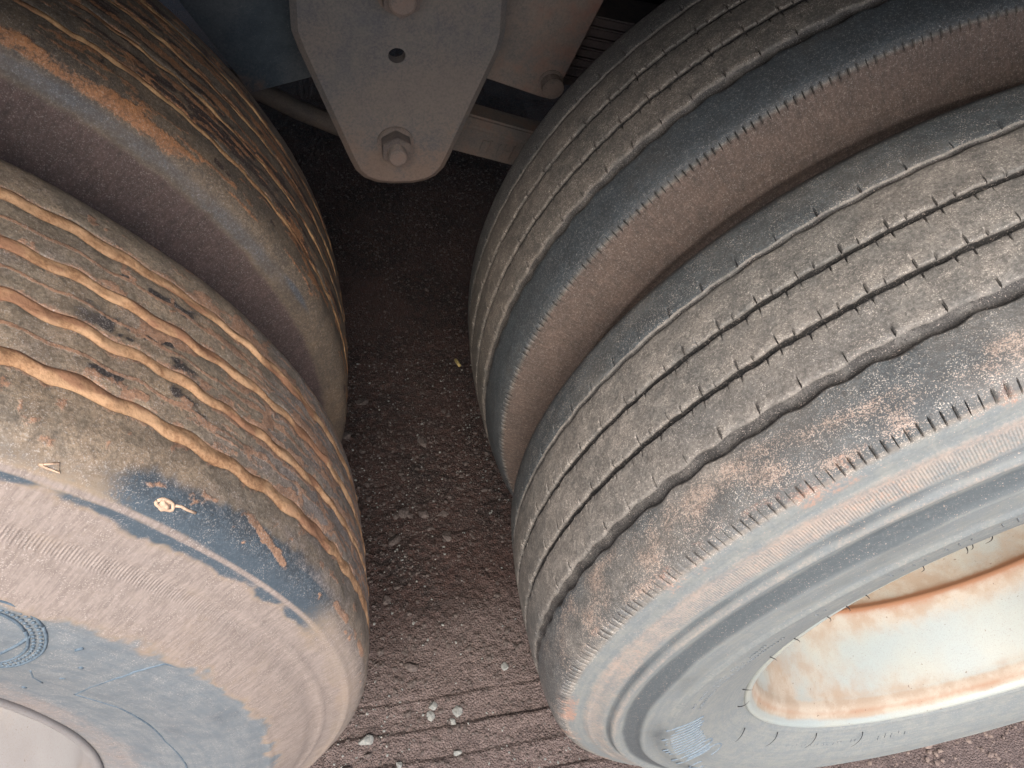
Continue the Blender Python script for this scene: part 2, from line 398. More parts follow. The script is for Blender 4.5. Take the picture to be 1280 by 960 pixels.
def surf(key, deg, r, off=0):
    """point on the outer sidewall at radius r (local to the wheel)"""
    S = SPEC[key]; _, (s, q) = side_profile(S['P'], S['T'], .003)
    i0 = np.argmax(q[:, 0]); rr = S['R']+q[:, 1]
    wv = np.interp(-r, -rr, q[:, 0]); t = math.radians(deg)
    return Vector((r*math.cos(t), -(wv+off), r*math.sin(t)))
def tube_bm(bm, pts, rad, n=6, taper=False, flat=1.):
    pts = [Vector(p) for p in pts]; rings = []
    for i, p in enumerate(pts):
        d = (pts[min(i+1, len(pts)-1)]-pts[max(i-1, 0)]).normalized()
        a = d.orthogonal().normalized() if i == 0 else (a-d*a.dot(d)).normalized()
        b = d.cross(a); k = rad*(1-.75*i/(len(pts)-1)) if taper else rad
        rings.append([bm.verts.new(p+(a*math.cos(j*2*math.pi/n)+b*math.sin(j*2*math.pi/n))*k) for j in range(n)])
    for A, B in zip(rings, rings[1:]):
        for j in range(n): bm.faces.new((A[j], A[(j+1) % n], B[(j+1) % n], B[j]))
    bm.faces.new(rings[0][::-1]); bm.faces.new(rings[-1])
def bm_obj(name, bm, mat, parent=None, loc=None, smooth=True, attr=None):
    me = bpy.data.meshes.new(name); bmesh.ops.recalc_face_normals(bm, faces=bm.faces[:]); bm.to_mesh(me); bm.free()
    for p in me.polygons: p.use_smooth = smooth
    if attr:
        a = me.attributes.new('mud', 'FLOAT', 'POINT')
        for i, v in enumerate(me.vertices): a.data[i].value = attr(v.co)
    return link(name, me, mat, parent, loc)

# ------------------------------------------------------------------ rubber and mud materials
m_R = rubber('rubber_dusty_grey', srgb(122, 119, 113), srgb(146, 139, 130), srgb(158, 142, 131), srgb(166, 152, 140), srgb(168, 132, 114), srgb(84, 91, 94), srgb(26, 24, 24), srgb(120, 126, 127), srgb(134, 137, 133), speck=.35)
m_r = rubber('rubber_brown_dust', srgb(102, 98, 91), srgb(124, 115, 105), srgb(106, 88, 78), srgb(84, 70, 62), srgb(150, 112, 90), srgb(66, 73, 77), srgb(26, 24, 24), srgb(120, 118, 114), srgb(120, 118, 114), speck=.3)
m_L = rubber('rubber_muddy_olive', srgb(146, 132, 114), srgb(166, 144, 119), srgb(160, 147, 139), srgb(128, 117, 111), srgb(180, 140, 112), srgb(78, 90, 99), srgb(48, 46, 50), srgb(112, 120, 125), srgb(126, 131, 133), speck=.3, speckcol=(210, 200, 190), rough=.5)
m_l = rubber('rubber_muddy_maroon', srgb(108, 95, 81), srgb(132, 113, 92), srgb(104, 84, 79), srgb(82, 66, 63), srgb(178, 124, 82), srgb(94, 96, 100), srgb(62, 44, 40), srgb(130, 128, 120), srgb(130, 128, 120), speck=.15, rough=.55)
def mudmat(name, a, b_, c_):
    m, nt, b = newmat(name); n = N(nt); P = n.node('ShaderNodeTexCoord').outputs['Object']
    fine = n.noise(P, 420, 4, .7); mid = n.noise(P, 60, 5, .6)
    c = n.mix(n.rng(mid, .38, .62), srgb(*a), srgb(*b_))
    c = n.mix(n.rng(n.math('ADD', n.attr('stain'), n.math('MULTIPLY', n.math('SUBTRACT', mid, .5), .5)), .56, .70, 0, .85), c, srgb(*c_))
    c = n.mix(n.rng(n.math('ADD', n.math('MULTIPLY', fine, .5), n.math('MULTIPLY', mid, .5)), .36, .56, .55, 0), c, srgb(96, 64, 46))
    nt.links.new(c, b.inputs['Base Color']); b.inputs['Roughness'].default_value = .8; b.inputs['Specular IOR Level'].default_value = .25
    nt.links.new(n.bump(n.math('ADD', n.math('MULTIPLY', fine, .5), mid), .7, .0015), b.inputs['Normal'])
    return m
m_mud = mudmat('dried_orange_mud', (180, 140, 104), (192, 154, 118), (146, 106, 82))
m_mud2 = mudmat('dried_brown_mud', (160, 124, 88), (174, 138, 98), (110, 78, 58))

# ------------------------------------------------------------------ dirt masks, one per wheel
def masks_R(dg, w, r, u, s, ID, E, rn):
    n1 = fbm(u*14, s*28, 101); n2 = fbm(u*45, s*60, 102); n4 = fbm(u*26, s*40, 103, 5)
    rib = (ID >= 0) & (ID < 10); fl = ID >= 10; so = ID == -1
    clean = np.where(rib & (ID == 0), .70+.6*(n1-.5), 0)+np.where(rib & (ID == 4), .50+.7*(n1-.5), 0)+np.where(rib & (ID == 3), .26+.8*(n1-.5), 0)
    clean = np.where(rib & ((ID == 1) | (ID == 2)), .10+.6*(n2-.5), clean)
    clean = np.where(so & (s < .128), .50+.6*(n1-.5), clean)
    dust = np.where(rib, .14+.6*(n1-.5), 0)
    zone = band(s, .086-.014*ss(134, 146, dg), .117, .006)*ss(119, 126, dg)*(1-.5*ss(166, 185, dg))
    p4 = zone*(.30+1.5*(fbm(u*44, s*70, 108, 5)-.5)+.8*(n4-.5)); sand = np.where((ID == 4) | (so & (s < .126)), p4, np.where(rib, .02+.8*(n4-.6), 0))
    dust = np.where((ID == 4) | (so & (s < .126)), .12+.4*(n1-.5), dust)
    dust = np.where(fl, .26+.6*(n2-.5), dust)
    hb = band(rn, .458, .478, .004)
    side = so & (s >= .120)
    dsw = .12+.34*hb*(.6+.8*n1)+.30*np.exp(-((rn-.450)/.0028)**2)+.40*(fbm(u*8, s*160, 109)-.5)
    dust = np.where(side, dsw, dust)
    csw = .85*band(rn, .426, .443, .004)+.60*band(rn, .4525, .4585, .002)+.30*band(rn, .404, .424, .006)+.40*band(rn, .4735, .4765, .001)+.5*(n1-.5)
    csw = csw+.36*band(rn, .356, .412, .010)*band(dg, 188, 221, 6)
    clean = np.where(side, csw, clean)
    pale = np.where(so, ss(.119, .130, s), 0)
    mud = np.where(so & (s < .135), .20+1.1*(fbm(u*30, s*40, 105)-.5), 0)+np.where(side, .42*hb*n4, 0)+np.where(fl, .12, 0)
    dark = np.where(fl, .10*(n2-.5), 0)
    hatch = band(rn, .4595, .4720, .0012)*so
    speck = np.where(rib, .9, 0)+np.where(so & (s < .125), .9, 0)
    return dict(clean=clean, dust=dust, mud=mud, dark=dark, hatch=hatch, speck=speck, pale=pale, sand=sand)
def masks_r(dg, w, r, u, s, ID, E, rn):
    n1 = fbm(u*14, s*28, 111); n2 = fbm(u*45, s*60, 112)
    rib = (ID >= 0) & (ID < 10); fl = ID >= 10; so = ID == -1
    clean = np.where(rib & (ID == 4), .80+.5*(n1-.5), 0)+np.where(rib & (ID == 0), .55, 0)
    dust = np.where(rib, .05+.5*(n1-.5), 0)+np.where(fl, .12, 0)
    dust = np.where(so, 1.1*ss(.113, .122, s)+.2*(n1-.5), dust)
    clean = np.where(so, .7*(1-ss(.112, .120, s)), clean)
    dark = np.where(fl, .10*(n2-.5), 0)
    return dict(clean=clean, dust=dust, mud=0*w, dark=dark, hatch=0*w, speck=np.where(rib & (ID < 4), 1., .1*so), pale=0*w, sand=0*w-1)
def masks_L(dg, w, r, u, s, ID, E, rn):
    n1 = fbm(u*12, s*28, 121); n2 = fbm(u*45, s*90, 122); nf = fbm(u*150, s*60, 129)-.5
    rib = (ID >= 0) & (ID < 10); so = ID == -1; sh = (ID == 4) | so
    low = 1-ss(20, 36, dg)
    mud = np.zeros_like(w)
    for k, (a, b) in enumerate(((E[0][1], E[1][0]), (E[1][1], E[2][0]), (E[2][1], E[3][0]))):
        c = ((a+b)/2)[:, None]; mud = np.maximum(mud, (1.0-.45*low)*np.exp(-((w-c)/.0013)**2)*(.7+.6*n1)*rib)
    mud = mud+np.where(rib & (ID < 4), 1.0*ss(.44, .68, fbm(u*40, w*380, 124, 4))*band(dg, 0, 38, 9)*.72, 0)
    mud = mud+np.where(rib & (ID < 4), .9*ss(.66, .74, fbm(u*70, w*90, 130)), 0)
    for a, b in ((e[0], e[1]) for e in E):
        dd = np.minimum(abs(w-a[:, None]), abs(w-b[:, None])); mud = mud+np.where(rib, np.exp(-dd/.0030)*(.25+1.3*(fbm(u*50, w*120, 151, 4)-.3)), 0)
    mud = mud+np.where(sh, 1.2*np.exp(-((s-(.083+(29.4-dg)*.0026))/.0028)**2)*band(dg, 23.5, 29.5, 1.0), 0)
    mud = mud+np.where(sh & (s < .100), .75*ss(.62, .78, fbm(u*110, s*140, 125)), 0)
    mud = mud+np.where(sh, 1.0*np.exp(-((s-.0935)/.003)**2)*ss(.5, .62, fbm(u*60, s*20, 135))*band(dg, 2, 15, 2), 0)
    dark = np.where(rib & (ID > 0) & (ID < 4), .05+1.0*ss(.58, .72, fbm(u*50, w*100, 126))*band(dg, 35, 44, 4), 0)
    dark = dark+np.where(rib, .75*band(dg, -24, 30, 12)*(fbm(u*60, w*300, 137)-.20)*(ID < 4), 0)
    dark = dark+np.where(ID == 4, .18*ss(40, 46, dg)+.5*(n2-.45), 0)
    # blue bare shoulder, its raised line dusty
    top = .0985-.010*ss(44, 37, dg)-.0+.008*nf+.006*(n2-.5); bot = .1155+.007*ss(44, 34, dg)-.0*u+.014*(fbm(u*50, s*30, 141, 5)-.5)+.004*nf
    zone = ss(-.012, .006, s-top)*(1-ss(-.005, .006, s-bot))*ss(8, 22, dg)
    bead = np.exp(-((s-(.1125+.0035*ss(42, 26, dg)))/.0022)**2)*sh
    clean = np.where(sh, 1.0*zone*(1-.7*bead)*(1-.62*ss(36, 41, dg)*(1-ss(.112, .116, s)))*(.95+.5*(n1-.3)+.35*ss(.1165, .118, s)), 0)
    inner = ss(.455, .437, rn+.012*(fbm(u*40, s*60, 128, 5)-.5)*2.4+.009*nf)*so
    clean = clean+inner*(.18+.6*(n1-.5)+.5*(n2-.5))
    pale = inner+.5*zone*(n1 > .5)*0
    dust = np.where(so, (.80+.4*(n2-.5))*ss(-.005, .007, s-bot)*(1-inner)+1.0*bead*zone, 0)
    dust = np.where(so & (dg < 22), np.maximum(dust, .62*(1-ss(10, 22, dg))*(1-inner)), dust)
    dust = dust+np.where(so, .42*ss(.350, .325, rn)+inner*(.10+.5*(n1-.5)), 0)
    dust = dust+np.where(rib & (ID < 4), .24+.34*low+.7*(n2-.5), 0)
    dust = np.where(ID == 4, .22+.5*bead+.5*(n2-.5)+.2*low, dust)
    hatch = band(rn, .4765, .4845, .0012)*so
    return dict(clean=clean, dust=dust, mud=mud, dark=dark, hatch=hatch*.6, speck=np.where(so, .4, .6), pale=pale, sand=0*w-1)
def masks_l(dg, w, r, u, s, ID, E, rn):
    n1 = fbm(u*12, s*28, 131); st = fbm(u*26, s*300, 132, 5); nf = fbm(u*120, s*60, 139)-.5
    rib = (ID >= 0) & (ID < 10); so = ID == -1; sh = (ID == 4) | so
    mud = np.where(sh & (s < .112), (.30+1.3*(fbm(u*9, s*60, 133)-.45))*ss(30, 44, dg)*ss(.080, .096, s)*(1-ss(.101, .107, s+.004*nf))*1.25, 0)
    mud = mud+np.where(rib, .62*ss(.50, .64, st), 0)+np.where(rib & (ID > 0) & (ID < 3), .5*np.exp(-((dg-29)/6)**2)*ss(.4, .6, st), 0)
    dark = np.where(rib & (ID < 4), .95*ss(.52, .68, fbm(u*22, s*260, 134)), 0)
    dark = dark+np.where(rib & (ID == 3), .95*band(dg, 28, 46, 4)*ss(.42, .6, fbm(u*30, s*90, 138))*np.exp(-((w-.0400)/.006)**2), 0)
    dark = dark+np.where(sh & (s < .10), .9*ss(.70, .78, fbm(u*70, s*90, 136)), 0)
    b0, b1 = .1045+.003*nf, .1190+.004*nf
    clean = np.where(sh, .50*ss(-.006, .004, s-b0)*(1-ss(-.004, .008, s-b1))*ss(12, 26, dg), 0)+.3*(n1-.5)
    clean = clean+np.where(sh, .9*np.exp(-((s-.104)/.0035)**2-((dg-18.5)/3)**2), 0)
    dust = np.where(so, 1.0*ss(-.005, .010, s-b1)+.25*(n1-.5), .12+.4*(n1-.5))
    return dict(clean=clean, dust=dust, mud=mud, dark=dark, hatch=0*w, speck=.25+0*w, pale=0*w, sand=0*w-1)

SPEC['R']['lab'] = 'dusty grey worn truck wheel in front at right, its cream rim and blue-grey sidewall showing'
SPEC['r']['lab'] = 'worn truck wheel with brown sidewall behind the front right wheel, its rim hidden'
SPEC['L']['lab'] = 'front left wheel with thick orange mud packed in its tread grooves and dusty pink sidewall'
SPEC['l']['lab'] = 'mud-smeared brown truck wheel with maroon dusty sidewall, behind the front left wheel'
wh_R, sw_R, td_R = build_tyre('R', 'rib', (m_R,), masks_R)
wh_r, sw_r, td_r = build_tyre('r', 'rib', (m_r,), masks_r, outer_step=.0024)
wh_L, sw_L, td_L = build_tyre('L', 'mud', (m_L, m_mud), masks_L)
wh_l, sw_l, td_l = build_tyre('l', 'mud', (m_l, m_mud2), masks_l, outer_step=.004)

# ------------------------------------------------------------------ rims
def rim_mat(name, grey=0):
    m, nt, b = newmat(name); n = N(nt); P = n.node('ShaderNodeTexCoord').outputs['Object']
    fine = n.noise(P, 500, 4, .7); mid = n.noise(P, 30, 6, .62); big = n.noise(P, 7, 4, .5)
    white = srgb(152, 161, 159) if not grey else srgb(150, 148, 146)
    c = n.mix(n.rng(big, .35, .65), white, srgb(164, 166, 156) if not grey else srgb(134, 130, 128))
    j = n.math('MULTIPLY', n.math('SUBTRACT', n.math('ADD', n.math('MULTIPLY', mid, .65), n.math('MULTIPLY', fine, .35)), .5), 1.1)
    f1 = n.rng(n.math('ADD', n.attr('dust'), n.math('MULTIPLY', j, 1.2)), .05, .80)
    c = n.mix(f1, c, n.mix(n.rng(mid, .4, .6), srgb(170, 158, 142), srgb(158, 142, 124)))
    f2 = n.rng(n.math('ADD', n.attr('mud'), n.math('MULTIPLY', j, .8)), .1, .95); c = n.mix(f2, c, srgb(146, 104, 76))
    c = n.mix(n.rng(n.noise(P, 700, 3, .6), .58, .68, 0, .35), c, srgb(120, 96, 78))
    c = n.mix(n.rng(n.noise(P, 160, 2, .5), .72, .76, 0, .7), c, srgb(110, 90, 76))
    c = n.mix(n.rng(fine, .3, .6, .12, 0), c, srgb(120, 90, 70))
    nt.links.new(c, b.inputs['Base Color']); nt.links.new(n.math('ADD', .42, n.math('MULTIPLY', f1, .35)), b.inputs['Roughness'])
    nt.links.new(n.bump(n.math('ADD', n.math('MULTIPLY', fine, .4), mid), .35, .001), b.inputs['Normal']); return m
m_rim = rim_mat('cream_rim_paint'); m_rim2 = rim_mat('grey_rim_paint', 1)
RIMP = [(.085, .3005), (.116, .3030), (.1215, .3062), (.1258, .3072), (.1278, .3050), (.1272, .3015), (.1240, .2985), (.1180, .2955), (.1130, .2915), (.1085, .2885), (.1035, .2872), (.098, .2865), (.07, .2790), (.04, .2715), (.012, .2650), (.000, .2618), (-.006, .2596), (-.010, .2594), (-.0135, .2630), (-.022, .2680), (-.05, .2735), (-.08, .2740), (-.095, .2700)]
DISCP = [(-.092, .2700), (-.0945, .262), (-.090, .250), (-.078, .225), (-.066, .205), (-.062, .19), (-.062, .15), (-.062, .112), (-.050, .108), (-.02, .100), (.0, .085), (.01, .06), (.012, .03), (.012, .002)]
def revolve(prof, n, dust=None, mud=None, flip=False, sub=3):
    p = np.array(prof); L = np.r_[0, np.cumsum(np.hypot(*np.diff(p, axis=0).T))]
    s = np.unique(np.concatenate([np.linspace(a, b, sub+1) for a, b in zip(L, L[1:])])); q = np.stack([np.interp(s, L, p[:, 0]), np.interp(s, L, p[:, 1])], 1)
    for _ in range(2): q[1:-1] = (q[:-2]+2*q[1:-1]+q[2:])/4
    t = np.linspace(0, 2*np.pi, n); c, s_ = np.cos(t)[:, None], np.sin(t)[:, None]
    V = np.stack([q[:, 1]*c, -q[:, 0]+0*c, q[:, 1]*s_], -1).reshape(-1, 3)
    W = np.tile(q[:, 0], (n, 1)); Rr = np.tile(q[:, 1], (n, 1)); D = np.tile(np.degrees(t)[:, None], (1, len(q)))
    at = {}
    if dust is not None: at['dust'] = dust(W, Rr, D).ravel(); at['mud'] = mud(W, Rr, D).ravel()
    return np_mesh('revolved', V, grid_faces(n, len(q), flip), None, at)
def rdust(W, R_, D):
    x = D/57.3*.3; nz = fbm(x*16, W*22, 201)
    return (.02+.25*(fbm(D/57.3*5, W*14, 205)-.4)+.25*band(W, .09, .121, .004)+.55*band(W, .102, .120, .003)+.55*np.exp(-((W-.085)/.02)**2)*(nz-.2)*2*.4+.60*np.exp(-((W-.004)/.022)**2)+.45*band(W, -.10, -.012, .004)*(.5+nz)
            + .55*band(D, 170, 252, 14)*band(W, .03, .10, .02)*(.3+1.2*nz)+.4*(nz-.5))*(W < .1235)
def rmud(W, R_, D):
    nz = fbm(D/57.3*6, W*30, 203)
    return .95*np.exp(-((W+.011)/.006)**2)+.35*np.exp(-((W+.006)/.014)**2)+.42*np.exp(-((W-.1145)/.0035)**2)+.4*(nz-.5)*(W < .12)
for root, mat in ((wh_R, m_rim), (wh_L, m_rim2)):
    q_ = 1. if root is wh_R else .25
    rim = link('rim', revolve(RIMP, 721, lambda *a: q_*rdust(*a), lambda *a: q_*rmud(*a), False), mat, root)
    link('wheel_disc', revolve(DISCP, 181, rdust, rmud, False), mat, root)
    bm = bmesh.new()
for root, mat in ((wh_r, m_rim), (wh_l, m_rim2)):
    rim = link('rim', revolve([(w_, r_) for w_, r_ in RIMP], 121, rdust, rmud, False, 1), mat, root)
# lug nuts on the two outer discs
for root, mat in ((wh_R, m_rim), (wh_L, m_rim2)):
    for k in range(10):
        bm = bmesh.new(); bmesh.ops.create_cone(bm, cap_ends=True, segments=6, radius1=.016, radius2=.015, depth=.026, matrix=Matrix.Rotation(math.pi/2, 4, 'X'))
        o = bm_obj('lug_nut', bm, mat, root, smooth=False); a = k*math.pi/5+.1; o.location = (.1425*math.cos(a), .062-.012, .1425*math.sin(a))

# ------------------------------------------------------------------ raised marks and moulding hairs on the sidewalls
def marks(parent, key, polys, rad, mat, name='raised_mark', off=.0003, fl=.0):
    bm = bmesh.new()
    for pl in polys:
        P_ = []
        for (a, b), (c, d) in zip(pl, pl[1:]):
            for t in np.linspace(0, 1, max(2, int(math.hypot((a-c)*.006, (b-d))/.004)+1), endpoint=False): P_.append(surf(key, a+(c-a)*t, b+(d-b)*t, off))
        P_.append(surf(key, *pl[-1], off)); tube_bm(bm, P_, rad, 6)
    return bm_obj(name, bm, mat, parent)
def simple(name, c1, c2, rough=.6, spec=.4, sc_=300):
    m, nt, b = newmat(name); n = N(nt); P = n.node('ShaderNodeTexCoord').outputs['Object']
    f = n.noise(P, sc_, 4, .65)
    nt.links.new(n.mix(n.rng(f, .35, .65), srgb(*c1), srgb(*c2)), b.inputs['Base Color']); b.inputs['Roughness'].default_value = rough
    b.inputs['Specular IOR Level'].default_value = spec
    nt.links.new(n.bump(f, .5, .001), b.inputs['Normal']); return m
m_mark = simple('raised_rubber', (82, 98, 110), (104, 118, 128)); m_mark2 = simple('raised_grey_rubber', (108, 114, 118), (122, 128, 130)); m_markblue = simple('blue_faded_lettering', (104, 118, 130), (124, 136, 144))
m_hair = simple('black_rubber_hair', (22, 22, 24), (34, 34, 36)); m_markdust = simple('dusty_raised_rubber', (206, 178, 152), (190, 160, 136))
rnd = random.Random(12)
# faded blue block of hatched lettering, strokes running along the radius
polys = []
for k in range(15):
    a = 190+k*1.6; polys.append([(a, .358+rnd.uniform(0, .006)), (a+.3, .398+rnd.uniform(-.010, .010))])
def loop(a, r, da, dr, n=12, f0=0, f1=1): return [(a+da*math.cos(2*math.pi*(f0+(f1-f0)*i/n)), r+dr*math.sin(2*math.pi*(f0+(f1-f0)*i/n))) for i in range(n+1)]
polys += [loop(208, .364, 1.7, .010, f0=.5, f1=1.), loop(214, .366, 2.2, .014, f0=.45, f1=1.05), loop(218.5, .392, 1.8, .012, f0=.0, f1=.6)]
polys += [[(206.3, .364), (206.3, .395)], [(209.7, .364), (209.7, .39)], [(211.8, .366), (211.8, .392)]]
o = marks(sw_R, 'R', polys, .0008, m_markblue, 'raised_lettering'); o['label'] = 'faded blue hatched letters on the sidewall'
# rows of small, illegible moulded characters
def script(a0, a1, r0, r1, n):
    out = []
    for k in range(n):
        a = a0+(a1-a0)*k/n; h = r1-r0
        if rnd.random() < .3: continue
        q0 = r0+h*rnd.uniform(0, .4); out.append([(a, q0), (a+rnd.uniform(-.1, .1), min(r1, q0+h*rnd.uniform(.3, .7)))])
    return out
o = marks(sw_R, 'R', script(184, 158, .372, .378, 44)+script(182, 160, .381, .386, 38)+script(152, 132, .380, .389, 16)+script(130, 112, .380, .393, 12)+script(240, 262, .334, .340, 22)+script(264, 276, .331, .345, 7), .00042, m_mark2, 'raised_small_lettering'); o['kind'] = 'stuff'
for k, (a, da) in enumerate(((125.5, -.3), (131.0, .9), (133.8, .4), (134.6, .4), (141.0, .8), (150.5, .6), (153.5, .9), (158, 1.2), (166, 1.2), (172, 1.4), (189, 1.2), (200, -1.4), (216, -1), (232, -2), (247, -2), (262, -2))):
    bm = bmesh.new(); P_ = []
    L_ = .013 if k < 12 else .016
    r0 = .316 if k % 3 else .322
    for i in range(6):
        t = i/5; p = surf('R', a+da*t*t*1.4, max(r0-L_*t, .3035) if k < 12 else r0+L_*t*.9, .0008+.011*t-.004*t*t); P_.append(p)
    tube_bm(bm, P_, .00055, 5, taper=True); bm_obj('moulding_hair', bm, m_hair, sw_R)
# left front wheel: round emblem, panel lines and small marks
def circ_poly(cx, cz, rad, n=40, f0=0, f1=1):
    o = []
    for i in range(n+1):
        t = 2*math.pi*(f0+(f1-f0)*i/n); x = cx+rad*math.cos(t); z = cz+rad*math.sin(t)
        o.append((math.degrees(math.atan2(z, x)), math.hypot(x, z)))
    return o
marks(sw_L, 'L', [circ_poly(.301, .257, .051), circ_poly(.301, .257, .042)], .0010, m_mark, 'raised_ring', off=.0)
bm = bmesh.new()
for i in range(78):                       # knurled band between the two rings
    t = 2*math.pi*i/78
    for rr_ in (.0448, .0484):
        x = .301+rr_*math.cos(t+(.04 if rr_ > .046 else 0)); z = .257+rr_*math.sin(t+(.04 if rr_ > .046 else 0))
        p = surf('L', math.degrees(math.atan2(z, x)), math.hypot(x, z), .0002)
        bmesh.ops.create_icosphere(bm, subdivisions=1, radius=.0014, matrix=Matrix.Translation(p)@Matrix.Diagonal((1, .6, 1, 1)))
bm_obj('knurled_band', bm, m_mark, sw_L)
marks(sw_L, 'L', [[(35.6, .388), (35.8, .3969), (36.1, .4256)], [(43, .40), (40, .418)]], .0013, m_mark, 'raised_stroke', off=-.0003)
marks(sw_L, 'L', [[(22.8, .3644), (24.8, .3875), (25.3, .41), (25.2, .4236), (24.1, .4396), (21, .4437), (14, .4437), (4, .4437), (-8, .4437), (-28, .4437)],
                  [(22.8, .3644), (20, .369), (17.2, .3738), (10, .373), (3.7, .370), (-6.3, .375), (-20, .375)], [(31.5, .385), (29.5, .372), (27.5, .366)]], .0009, m_mark, 'raised_panel_line', off=-.0003)
for pd in ([(31.9, .424), (31.6, .428)], [(29.4, .4086), (29.0, .4086)], [(28.4, .3859), (28.0, .388)], [(26.9, .3454), (26.4, .3454)]): marks(sw_L, 'L', [pd], .0013, m_mark, 'raised_dot', off=-.0004)
def on_s(key, deg, sv, off=0):
    S = SPEC[key]; _, (sf_, q) = side_profile(S['P'], S['T'], .003); i0 = np.argmin(abs(q[:, 0]-S['T'])); a = sv-S['T']+sf_[i0]
    wv = np.interp(a, sf_, q[:, 0]); r = S['R']+np.interp(a, sf_, q[:, 1]); t = math.radians(deg)
    return Vector(((r+off)*math.cos(t), -(wv+off*.6), (r+off)*math.sin(t)))
bm = bmesh.new(); cp = on_s('L', 35.75, .1012, .0); nn_ = (on_s('L', 35.75, .1012, .002)-cp).normalized()
bmesh.ops.create_icosphere(bm, subdivisions=2, radius=.0044)
qr = nn_.to_track_quat('Z', 'Y').to_matrix()
for v in bm.verts: v.co = cp+qr@Vector((v.co.x*1.05, v.co.y*.8, v.co.z*.22))
bm_obj('wear_indicator_disc', bm, m_markdust, wh_L)
for nm, pl_, rad in (('triangle_mark', [(43.7, .1060), (42.8, .1018), (42.5, .1064), (43.2, .1063), (43.7, .1060), (43.5, .105)], .0006), ('wear_indicator', [(35.75+.62*math.cos(t)*(1+.12*math.sin(3*t)), .1012+.0030*math.sin(t)*(1+.15*math.cos(2*t))) for t in [k*math.pi/9 for k in range(19)]], .0011),
                    ('wear_indicator_stem', [(35.1, .0996), (34.7, .0984), (34.2, .0987), (33.5, .0982)], .0009), ('wear_indicator_cap', [(36.1, .1000), (35.9, .1012), (35.6, .1018), (35.5, .1028)], .0015)):
    bm = bmesh.new(); tube_bm(bm, [on_s('L', a, b_, .0004) for a, b_ in pl_], rad, 8); bm_obj(nm, bm, m_markdust, wh_L)

# ------------------------------------------------------------------ suspension between the wheels
m_plate = dirtmetal('hanger_steel', (92, 91, 92), (106, 102, 98), (116, 106, 98), (122, 104, 92))
m_teal = dirtmetal('teal_painted_steel', (52, 62, 70), (64, 74, 80), (78, 80, 82), (104, 82, 68))
m_side = dirtmetal('brown_dusty_steel', (104, 99, 95), (120, 110, 102), (128, 114, 103), (124, 92, 80))
m_bolt = dirtmetal('dusty_bolt', (98, 91, 86), (118, 106, 98), (126, 110, 100), (116, 90, 78), scale=1.5)
m_nut = dirtmetal('dark_nut_steel', (78, 72, 70), (98, 88, 82), (108, 94, 86), (100, 78, 68), scale=1.5, spec=.6)
m_leaf = dirtmetal('leaf_steel', (58, 58, 64), (80, 74, 74), (92, 80, 76), (100, 72, 62))
m_black = dirtmetal('black_chassis_steel', (20, 22, 28), (28, 28, 34), (36, 32, 34), (44, 32, 28), spec=.2)
def poly_offset(P, d):
    out = []; n = len(P)
    for i in range(n):
        a, b, c = Vector(P[i-1]), Vector(P[i]), Vector(P[(i+1) % n])
        e1 = (b-a).normalized(); e2 = (c-b).normalized(); n1 = Vector((-e1.y, e1.x)); n2 = Vector((-e2.y, e2.x))
        m = (n1+n2); m = m/max(.2, m.dot(n1)) if m.length > 1e-6 else n1
        out.append(b+m*d)
    return out
def plate(name, P, y, thick, mat, parent=None, hole=None, bev=0, bevd=0, attr=None):
    """polygon P (x,z) standing at y, thickness away from the viewer, optional round hole and pressed edge"""
    bm = bmesh.new(); A = sum(P[i-1][0]*P[i][1]-P[i][0]*P[i-1][1] for i in range(len(P)))
    if A < 0: P = P[::-1]
    inner = poly_offset(P, bev) if bev else [Vector(p) for p in P]
    f1 = [bm.verts.new((p[0], y, p[1])) for p in inner]
    n = len(P)
    if bev: f0 = [bm.verts.new((p[0], y+bevd, p[1])) for p in P]
    else: f0 = f1
    bk = [bm.verts.new((p[0], y+thick+bevd, p[1])) for p in P]
    for i in range(n):
        j = (i+1) % n
        if bev: bm.faces.new((f0[i], f0[j], f1[j], f1[i]))
        bm.faces.new((f0[j], f0[i], bk[i], bk[j]))
    if hole:
        hx, hz, hr = hole
        e = [bm.edges.get((f1[i], f1[(i+1) % n])) or bm.edges.new((f1[i], f1[(i+1) % n])) for i in range(n)]
        hv = [bm.verts.new((hx+hr*math.cos(t*math.pi/12), y, hz+hr*.92*math.sin(t*math.pi/12))) for t in range(24)]
        hb = [bm.verts.new((v.co.x, y+thick+bevd, v.co.z)) for v in hv]
        he = [bm.edges.new((hv[i], hv[(i+1) % 24])) for i in range(24)]
        bmesh.ops.triangle_fill(bm, use_beauty=True, edges=e+he)
        bm.edges.ensure_lookup_table()
        be = [bm.edges.get((bk[i], bk[(i+1) % n])) for i in range(n)]; hbe = [bm.edges.new((hb[i], hb[(i+1) % 24])) for i in range(24)]
        bmesh.ops.triangle_fill(bm, use_beauty=True, edges=be+hbe)
        for i in range(24): bm.faces.new((hv[i], hv[(i+1) % 24], hb[(i+1) % 24], hb[i]))
    else:
        bm.faces.new(f1); bm.faces.new(bk[::-1])
    o = bm_obj(name, bm, mat, parent, smooth=False, attr=attr)
    return o
def ycyl(bm, x, y, z, r, d, seg=24, r2=None):
    bmesh.ops.create_cone(bm, cap_ends=True, segments=seg, radius1=r, radius2=r2 or r, depth=d,
                          matrix=Matrix.Translation((x, y, z))@Matrix.Rotation(math.pi/2, 4, 'X'))
def yobj(name, x, y, z, r, d, mat, parent, seg=24, r2=None, bevel=.0012, mud=.25):
    bm = bmesh.new(); ycyl(bm, 0, 0, 0, r, d, seg, r2)
    bmesh.ops.bevel(bm, geom=[e for e in bm.edges if len(e.link_faces) == 2 and e.calc_face_angle() > .6], offset=bevel, segments=2, affect='EDGES')
    return bm_obj(name, bm, mat, parent, loc=(x, y, z), smooth=False, attr=lambda c: mud)
